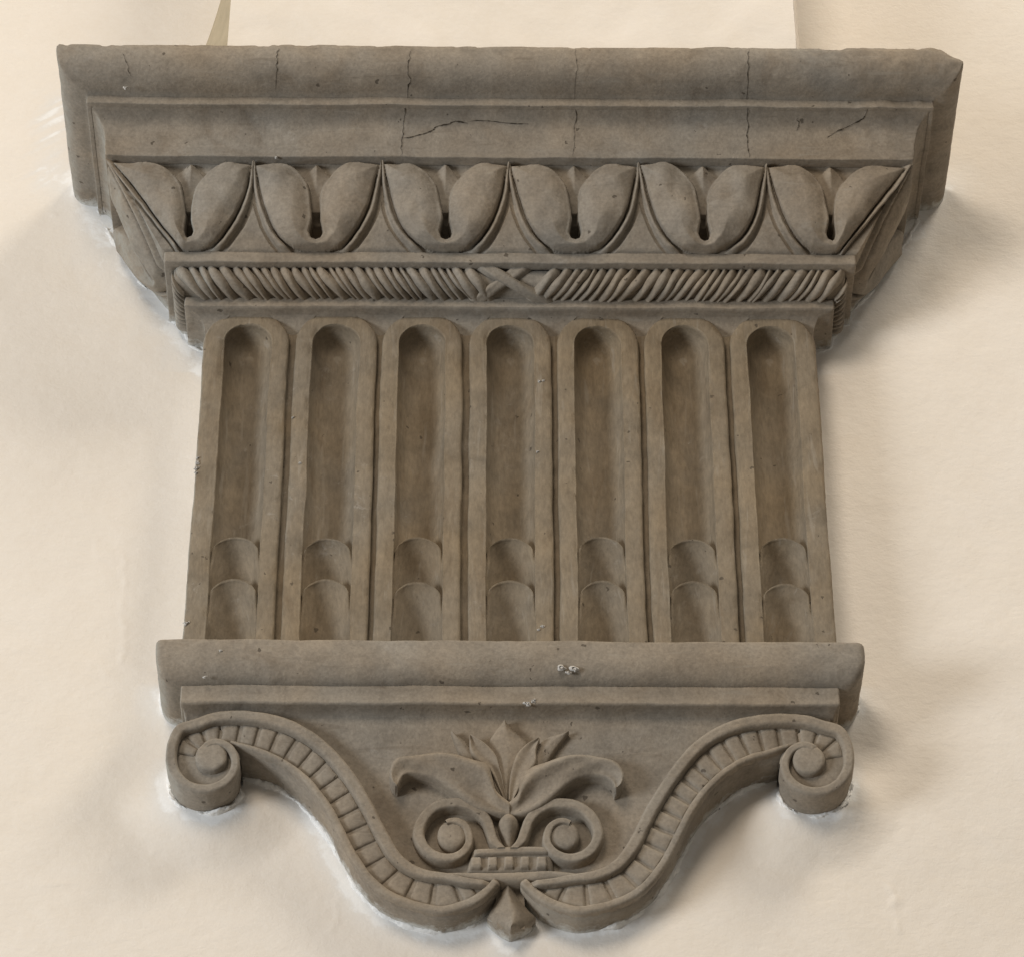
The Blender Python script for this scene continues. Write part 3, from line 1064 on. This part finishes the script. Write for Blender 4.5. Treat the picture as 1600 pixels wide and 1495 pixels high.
def make_scroll(sgn):
    mx = (lambda P: P) if sgn < 0 else mirror
    N = 150
    up, lo = spline(SU, N), spline(SL, N)
    # volute rim continues the upper edge as a spiral
    th = np.linspace(TH_END+6, 540, 130)
    r = spiral_r(th)
    spo = np.stack([VC[0]+r*np.cos(np.radians(th)), VC[1]+r*np.sin(np.radians(th))], 1)
    body = loft('scroll', mx(up), mx(lo), N, 7, lambda s, c: 0*s, d_scroll, ('abs', -6.0))
    # round plate of the volute
    rings = []
    tha = np.linspace(0, 360, 73)
    ro = spiral_r(np.where(tha < 90, tha+360, tha))
    ro = np.where(tha < 90, np.interp(tha, [0, 40, 90], [45, 42, 56]), ro) - 3
    dv = d_scroll(0, VC[1])
    for fr, dd in ((0.02, 0.0), (0.5, 0.0), (0.97, 0.0), (1.0, -2.0), (1.0, -20.0), (1.0, None)):
        x = VC[0]+ro*fr*np.cos(np.radians(tha))
        z = VC[1]+ro*fr*np.sin(np.radians(tha))
        dep = d_scroll(x, z)+dd if dd is not None else np.full_like(x, -6.0)
        rings.append(np.stack([x*(1 if sgn < 0 else -1), -dep, z], 1))
    part('volute', np.stack(rings, 0).reshape(-1, 3), grid_faces(len(rings), len(tha)), None, body)
    # upper rim
    A_ = resample(np.vstack([spline(SU, 200)[:-4], spo]), 300)
    for _ in range(14):
        A_[1:-1] = 0.25*A_[:-2]+0.5*A_[1:-1]+0.25*A_[2:]
    tan = np.gradient(A_, axis=0)
    tan /= np.linalg.norm(tan, axis=1)[:, None]
    nrm = np.stack([-tan[:, 1], tan[:, 0]], 1)       # path runs middle -> volute: this points to the inside of the curl
    w1 = np.interp(np.linspace(0, 1, 300), [0, 0.05, 0.18, 0.55, 0.8, 1], [8, 13, 19, 19, 15, 11])
    B_ = A_ + nrm*w1[:, None]
    c = 0.5-0.5*np.cos(np.pi*np.linspace(0, 1, 11))
    hp = pillow(13.0, 0.22)(0*c, c)
    P = A_[:, None, :]*(1-c)[None, :, None]+B_[:, None, :]*c[None, :, None]
    fade = np.clip(np.arange(len(A_))/6.0, 0.2, 1)[:, None]*np.clip((len(A_)-1-np.arange(len(A_)))/8.0, 0.1, 1)[:, None]
    dep = d_scroll(P[..., 0], P[..., 1])+hp[None, :]*fade
    P = np.pad(P, ((0, 0), (1, 1), (0, 0)), 'edge')
    dep = np.pad(dep, ((0, 0), (1, 1)), 'edge')
    dep[:, 0] = d_scroll(P[:, 0, 0], P[:, 0, 1])-22
    dep[:, -1] = d_scroll(P[:, -1, 0], P[:, -1, 1])-2
    V = np.stack([P[..., 0]*(1 if sgn < 0 else -1), -dep, P[..., 1]], -1)
    part('upper_rim', V.reshape(-1, 3), grid_faces(*dep.shape), None, body)
    # lower rim
    tan = np.gradient(lo, axis=0)
    tan /= np.linalg.norm(tan, axis=1)[:, None]
    nl = np.stack([tan[:, 1], -tan[:, 0]], 1)
    w2 = np.interp(np.linspace(0, 1, N), [0, 0.1, 0.3, 0.9, 1], [12, 15, 13, 10, 6])
    lin = lo + nl*w2[:, None]
    loft('lower_rim', mx(lin), mx(lo), N, 9, pillow(9.5, 0.3), d_scroll, -3.0, body, True)
    # tooth blocks in the channel, continuing into the volute
    kend = int(np.argmin(np.linalg.norm(A_-(VC+np.array([-68.0, -6.0])), axis=1)))
    chA = resample(B_[6:kend], 260)
    eye = np.stack([VC[0]+25*np.cos(np.radians(np.linspace(80, 200, 40))), VC[1]+25*np.sin(np.radians(np.linspace(80, 200, 40)))], 1)
    line = resample(np.vstack([lin[:-8], eye]), 900)
    idx = np.argmin(np.linalg.norm(chA[:, None]-line[None], axis=2), axis=1)
    idx = np.maximum.accumulate(idx)
    ker = np.ones(15)/15
    idx = np.convolve(np.pad(idx.astype(float), 7, 'edge'), ker, 'valid')
    chB = np.stack([np.interp(idx, np.arange(900), line[:, j_]) for j_ in (0, 1)], 1)
    nb = 20
    fr = np.linspace(0.02, 0.985, nb+1)
    rg = random.Random(20+sgn)
    for i in range(nb):
        a0, a1 = fr[i]+0.003+rg.uniform(0, .003), fr[i+1]-0.003-rg.uniform(0, .003)
        k = np.linspace(a0, a1, 6)*(len(chA)-1)
        Ab = np.stack([np.interp(k, np.arange(len(chA)), chA[:, j]) for j in (0, 1)], 1)
        Bb = np.stack([np.interp(k, np.arange(len(chB)), chB[:, j]) for j in (0, 1)], 1)
        Am, Bm = Ab+(Bb-Ab)*-0.02, Ab+(Bb-Ab)*0.99
        loft('tooth', mx(Am), mx(Bm), 8, 7, pillow(3.4, 0.2, 0.34), d_scroll, -2.0, body)
    # eye
    rings = []
    for fr_, hh in ((0.01, 12.5), (0.5, 12.4), (0.8, 12.0), (0.93, 10.8), (1.0, 8.0), (1.02, -2)):
        x = VC[0]+23*fr_*np.cos(np.radians(tha))
        z = VC[1]+23*fr_*np.sin(np.radians(tha))
        rings.append(np.stack([x*(1 if sgn < 0 else -1), -(d_scroll(x, z)+hh), z], 1))
    part('eye', np.stack(rings, 0).reshape(-1, 3), grid_faces(len(rings), len(tha)), None, body)


make_scroll(-1)
make_scroll(1)


# ---- lotus flower
def zl(P):                                  # lotus measurements (enlarged photo detail) -> photo pixels
    return [(x/3.81+580, y/3.81+1110) for x, y in P]


def zs_(P):
    return [(x/3.333+560, y/3.333+1080) for x, y in P]


def d_lo(k):
    return lambda x, z: d_panel(x, z)+k


def petal(name, A, B, h, conv=zl, ns=44, nc=13, fold=0.0, edge=0.2, curl=None, tip=True, parent=corbel):
    a = spline(pw(conv(A), d_lo(h*0.8)), ns)
    b = spline(pw(conv(B), d_lo(h*0.8)), ns)

    def hf(s, c):
        k = np.clip(np.minimum(c, 1-c)/edge, 0, 1)
        r = np.sqrt(np.clip(1-(1-k)**2, 0, 1))
        hh = h*(0.6+0.4*r) + fold*(np.abs(c-0.5)*2-0.5)
        if curl is not None:
            hh = hh+curl(s, c)
        return hh
    return loft(name, a, b, ns, nc, hf, d_panel, -4.0, parent)


lot = None
# back petals first, then the middle ones, then the two big curling ones
petal('petal', [(795, 540), (745, 400), (712, 280), (698, 190), (735, 122), (793, 58)], [(820, 540), (858, 400), (905, 270), (935, 190), (850, 112), (797, 58)], 14, fold=-6, edge=0.1)
petal('petal', [(790, 530), (690, 430), (590, 335), (545, 280), (505, 205), (474, 128)], [(800, 530), (735, 400), (660, 310), (615, 250), (560, 178), (484, 124)], 11, fold=-3, edge=0.15)
petal('petal', [(830, 530), (910, 430), (1010, 345), (1060, 290), (1100, 225), (1174, 130)], [(820, 530), (865, 400), (930, 310), (965, 245), (1030, 168), (1163, 126)], 11, fold=-3, edge=0.15)
petal('petal', [(797, 545), (755, 450), (700, 350), (625, 300), (588, 235), (586, 150)], [(806, 545), (790, 440), (765, 330), (745, 265), (690, 200), (594, 147)], 19, fold=5, edge=0.12)
petal('petal', [(845, 545), (895, 450), (935, 380), (985, 315), (985, 235), (1004, 168)], [(818, 545), (822, 450), (842, 340), (872, 260), (930, 200), (997, 167)], 19, fold=5, edge=0.12)


def big_curl(s, c):
    fold = np.exp(-((c-0.42+0.5*s)/0.16)**2)*smooth(0.02, 0.2, s)*(1-smooth(0.45, 0.7, s))
    dish = -7.0*np.exp(-((c-0.72)/0.2)**2-((s-0.3)/0.2)**2)
    return 8.0*np.sin(np.pi*np.clip(s*1.1, 0, 1)) + 9.0*fold + dish + 2.5*np.sin(9.0*s+5.0*c)*np.sin(np.pi*c) + 6.0*(0.5-c)*smooth(0.3, 0.9, s) + 9.0*smooth(0.72, 1.0, s)


petal('petal', [(826, 546), (745, 480), (722, 400), (690, 325), (580, 296), (450, 270), (330, 270), (220, 280), (150, 293), (115, 335), (106, 400), (128, 455), (152, 472)],
      [(832, 632), (740, 620), (650, 597), (560, 548), (480, 490), (400, 432), (330, 398), (270, 386), (225, 386), (195, 402), (178, 428), (166, 452), (156, 474)], 22, ns=80, nc=17, edge=0.18, curl=big_curl)
petal('petal', [(815, 548), (872, 500), (888, 420), (950, 348), (1040, 318), (1150, 292), (1250, 285), (1390, 298), (1465, 328), (1503, 395), (1495, 450), (1475, 480), (1452, 492)],
      [(810, 632), (900, 628), (1000, 588), (1100, 520), (1170, 462), (1230, 422), (1290, 402), (1340, 400), (1380, 406), (1410, 425), (1430, 448), (1442, 470), (1450, 490)], 21.2, ns=80, nc=17, edge=0.18, curl=big_curl)


# bud between flower and scrolls
def lathe_half(name, prof, flat, conv, dk, n=25, parent=corbel):
    """half-round turned piece: prof rows (photo left x, right x, y), bulging flat * half width out of the panel"""
    rows = []
    for l, r, y in prof:
        p = pw(conv([(l, y), (r, y)]), d_lo(dk))
        c, hw, z = (p[0, 0]+p[1, 0])/2, (p[1, 0]-p[0, 0])/2, (p[0, 1]+p[1, 1])/2
        a = np.linspace(math.pi, 0, n)
        x = c+hw*np.cos(a)
        dep = d_panel(x, z)-4+(flat*hw+8)*np.sin(a)
        rows.append(np.stack([x, -dep, np.full(n, z)], 1))
    return part(name, np.stack(rows, 0).reshape(-1, 3), grid_faces(len(rows), n), None, parent)


lathe_half('bud', [(770, 800, 622), (742, 830, 628), (727, 843, 648), (724, 846, 672), (736, 836, 705), (750, 822, 740), (762, 812, 775), (768, 806, 812)], 1.5, zs_, 26)


# small scrolls beside the bud
def small_scroll(sgn):
    c = pw(zs_([(487, 748)]), d_lo(12))[0]
    th = np.linspace(18, 480, 120)
    start = pw(zs_([(775, 805), (748, 755), (705, 690)]), d_lo(12))
    rr = np.interp(th, [18, 60, 90, 135, 180, 225, 270, 315, 360, 420, 480], [62, 57, 54, 55, 57, 52, 45, 37, 30, 25, 22])
    wd = np.interp(th, [18, 180, 360, 480], [16, 17, 13, 8])
    o = np.stack([c[0]+rr*np.cos(np.radians(th)), c[1]+rr*np.sin(np.radians(th))], 1)
    i_ = np.stack([c[0]+(rr-wd)*np.cos(np.radians(th)), c[1]+(rr-wd)*np.sin(np.radians(th))], 1)
    t0 = pw(zs_([(772, 818), (742, 758)]), d_lo(16))
    o = np.vstack([spline(np.vstack([t0[0] + [0, 0], t0[1]-[2, 4], o[0]]), 16)[:-1], o])
    i_ = np.vstack([spline(np.vstack([t0[0] - [14, 0], t0[1]-[16, 8], i_[0]]), 16)[:-1], i_])
    if sgn > 0:
        cx = 2*(-3.0)
        o = o*[-1, 1]+[cx, 0]
        i_ = i_*[-1, 1]+[cx, 0]
        c = c*[-1, 1]+[cx, 0]
    cc = 0.5-0.5*np.cos(np.pi*np.linspace(0, 1, 11))
    P = o[:, None, :]*(1-cc)[None, :, None]+i_[:, None, :]*cc[None, :, None]
    hp = pillow(20.0, 0.16)(0*cc, cc)
    dep = d_panel(P[..., 0], P[..., 1])+hp[None, :]
    P = np.pad(P, ((0, 0), (1, 1), (0, 0)), 'edge')
    dep = np.pad(dep, ((0, 0), (1, 1)), 'edge')
    for col in (0, -1):
        dep[:, col] = d_panel(P[:, col, 0], P[:, col, 1])-4
    V = np.stack([P[..., 0], -dep, P[..., 1]], -1)
    sc_ = part('small_scroll', V.reshape(-1, 3), grid_faces(*dep.shape))
    rings = []
    tha = np.linspace(0, 360, 49)
    for fr_, hh in ((0.01, 17), (0.5, 16.8), (0.8, 16), (0.93, 14), (1.0, 10), (1.0, -4)):
        x = c[0]+22*fr_*np.cos(np.radians(tha))
        z = c[1]+22*fr_*np.sin(np.radians(tha))
        rings.append(np.stack([x, -(d_panel(x, z)+hh), z], 1))
    part('eye', np.stack(rings, 0).reshape(-1, 3), grid_faces(len(rings), len(tha)), None, sc_)


small_scroll(-1)
small_scroll(1)


# collar with teeth, and the plain band under it
def bar(name, poly_up, poly_lo, h, conv=zs_, ns=30, nc=9, e=0.2, es=0.05, parent=corbel, base=-4.0):
    a = spline(pw(conv(poly_up), d_lo(h)), ns) if len(poly_up) > 2 else resample(pw(conv(poly_up), d_lo(h)), ns)
    b = spline(pw(conv(poly_lo), d_lo(h)), ns) if len(poly_lo) > 2 else resample(pw(conv(poly_lo), d_lo(h)), ns)
    return loft(name, a, b, ns, nc, pillow(h, e, es), d_panel, base, parent)


col_ = bar('collar', [(585, 822), (790, 812), (1005, 806)], [(560, 930), (785, 935), (1020, 925)], 11)
edges = [(580, 645), (672, 728), (758, 812), (842, 893), (925, 985)]
for l, r in edges:
    bar('tooth', [(l, 848), (r, 847)], [(l-6, 914), (r+2, 914)], 16.5, ns=10, e=0.22, es=0.2, parent=col_)
bar('collar_rim', [(592, 815), (790, 803), (1000, 800)], [(588, 846), (790, 842), (1003, 838)], 18, parent=col_)
bar('collar_band', [(385, 938), (560, 932), (785, 930), (1010, 924), (1180, 945)], [(420, 960), (560, 974), (785, 988), (1000, 972), (1150, 958)], 24, ns=50, e=0.25, es=0.08, base=-6)


# drop under the collar band: a four-sided point with a centre ridge
def drop():
    prof = [(750, 805, 968), (738, 818, 1000), (705, 855, 1055), (668, 905, 1110), (652, 940, 1140), (690, 912, 1175), (735, 862, 1205), (785, 795, 1228)]
    rows = []
    for l, r, y in prof:
        p = pw(zs_([(l+0.05*(r-l), y), (r-0.05*(r-l), y)]), d_lo(12))
        z = (p[0, 1]+p[1, 1])/2
        xm = (p[0, 0]+p[1, 0])/2
        hw = (p[1, 0]-p[0, 0])/2
        x = np.array([-1, -1, -0.93, -0.7, -0.4, -0.12, 0, 0.12, 0.4, 0.7, 0.93, 1, 1])
        hh = np.array([None, -6, 0, 6, 12, 17, 18, 17, 12, 6, 0, -6, None])
        dd = [(-6.0 if h is None else d_panel(0, z)+h-3) for h in hh]
        rows.append(np.stack([xm+hw*x, -np.array(dd, float), np.full(13, z)], 1))
    last = rows[-1].copy()
    last[:, 1] = 6.0
    rows.append(last)
    V = np.stack(rows, 0)
    k_ = np.linspace(0, len(rows)-1, 40)
    V = np.stack([np.stack([np.interp(k_, np.arange(len(rows)), V[:, a_, b_]) for b_ in range(3)], -1) for a_ in range(V.shape[1])], 1)
    part('drop', V.reshape(-1, 3), grid_faces(*V.shape[:2]))


drop()

# ------------------------------------------------------------------ cracks, scratches and lime flecks on the stone
def front_depth(z):
    pts = [(p[2], p[1]) for p in CROWN_P[2:]] + [(572.5, 262), (556.2, 262)] + [(p[2], p[1]) for p in FASCIA_P[1:-3]]
    pts = sorted(pts)
    zz_, dd_ = zip(*pts)
    return np.interp(z, zz_, dd_)


def crack(px, width, name='crack', mat=None, lift=1.1, seed=0, jag=1.6):
    P = []
    for x, y in px:
        q = at(x, y, 280)
        for _ in range(12):
            q = 0.5*q+0.5*at(x, y, float(front_depth(q[1])))
        P.append(q)
    P = resample(np.array(P), 8*len(P))
    n = len(P)
    P[:, 0] += jag*fbm(np.stack([np.arange(n)*0.37, np.full(n, seed), np.zeros(n)], 1), 3, 2)
    t = np.gradient(P, axis=0)
    t /= np.linalg.norm(t, axis=1)[:, None]
    nn = np.stack([t[:, 1], -t[:, 0]], 1)
    wv = width*np.clip(0.55+0.6*fbm(np.stack([np.arange(n)*0.6, np.full(n, seed+5.0), np.zeros(n)], 1), 7, 2), 0.38, 1.6)
    wv *= np.clip(np.minimum(np.arange(n), n-1-np.arange(n))/5.0, 0.1, 1)
    a, b = P+nn*wv[:, None], P-nn*wv[:, None]
    V = np.stack([np.column_stack([q[:, 0], -front_depth(q[:, 1])-lift, q[:, 1]-0.3]) for q in (a, b)], 1)
    part(name, V.reshape(-1, 3), grid_faces(n, 2), mat or DARK)


crack([(643, 76), (638, 100), (637, 118), (644, 128), (637, 148), (633, 160), (632, 168), (630, 190), (628, 216), (627, 246)], 0.75, seed=1)
crack([(628, 218), (645, 215), (668, 208), (684, 198), (700, 195), (712, 190), (722, 192), (731, 194)], 0.9, seed=3)
crack([(731, 191), (748, 189), (765, 190), (790, 193), (830, 195)], 0.7, seed=4)
crack([(898, 76), (901, 110), (898, 135), (897, 155), (899, 184), (897, 215), (895, 246)], 0.55, seed=5)
crack([(436, 76), (432, 105), (434, 130), (432, 150)], 0.8, seed=7)
crack([(1170, 76), (1169, 120), (1168, 148), (1169, 168), (1168, 200), (1167, 235), (1172, 250)], 0.8, seed=8)
crack([(1287, 219), (1305, 207), (1330, 196), (1352, 183), (1360, 172)], 0.7, seed=10)
crack([(1245, 185), (1248, 195), (1244, 205)], 0.7, seed=12)
crack([(192, 82), (198, 100), (204, 122)], 0.5, seed=11)


def fleck(px, py, d, r, seed, mat=None, name='lime_fleck', sx=1.0, sz=1.0):
    """small splash of lime on the stone"""
    c = at(px, py, d)
    n = 14
    a = np.linspace(0, 2*math.pi, n, endpoint=False)
    rr = r*(1+0.75*fbm(np.stack([np.cos(a)*1.6+seed, np.sin(a)*1.6, np.full(n, seed*1.3)], 1), 3, 2))
    V = [(c[0], -d-0.9, c[1])]
    for k, (f_, h_) in enumerate(((0.55, 0.8), (1.0, 0.1), (1.05, -2.0))):
        for q, ra in zip(a, rr):
            V.append((c[0]+ra*f_*math.cos(q)*sx, -d-h_, c[1]+ra*f_*math.sin(q)*sz))
    F = [(0, 1+k, 1+(k+1) % n) for k in range(n)]
    for b in (0, 1):
        for k in range(n):
            F.append((1+b*n+k, 1+b*n+(k+1) % n, 1+(b+1)*n+(k+1) % n, 1+(b+1)*n+k))
    me_V = np.array(V, float)
    fo = np.empty(len(F), dtype=object)
    fo[:] = F
    part(name, me_V, fo, mat or SPLASH)


# splashes on the crown, the ledge and the shaft edge
for i, (x, y, d, r) in enumerate([(877, 1043, 129, 5.0), (898, 1045, 129, 5.0), (886, 1050, 128, 3.0), (823, 1097, 107, 4.0), (832, 1094, 107, 3.0),
                                  (319, 1056, 125, 2.2), (345, 1016, 131, 1.6), (1482, 104, 308, 3.0), (1466, 96, 312, 2.0), (1459, 94, 313, 2.0),
                                  (1430, 162, 259, 2.4), (432, 245, 217, 2.2), (196, 138, 290, 3.4), (308, 722, 79, 3.0), (307, 731, 79, 3.6), (306, 738, 79, 2.4),
                                  (309, 714, 79, 1.8), (840, 706, 79, 2.2), (842, 595, 79, 2.4), (849, 594, 79, 1.6), (459, 652, 79, 2.0), (469, 723, 79, 1.8),
                                  (847, 978, 79, 2.6), (842, 983, 79, 1.8), (292, 972, 79, 3.2), (975, 166, 258, 1.8)]):
    fleck(x, y, d, r, i*2.7, sx=1.15, sz=0.85)
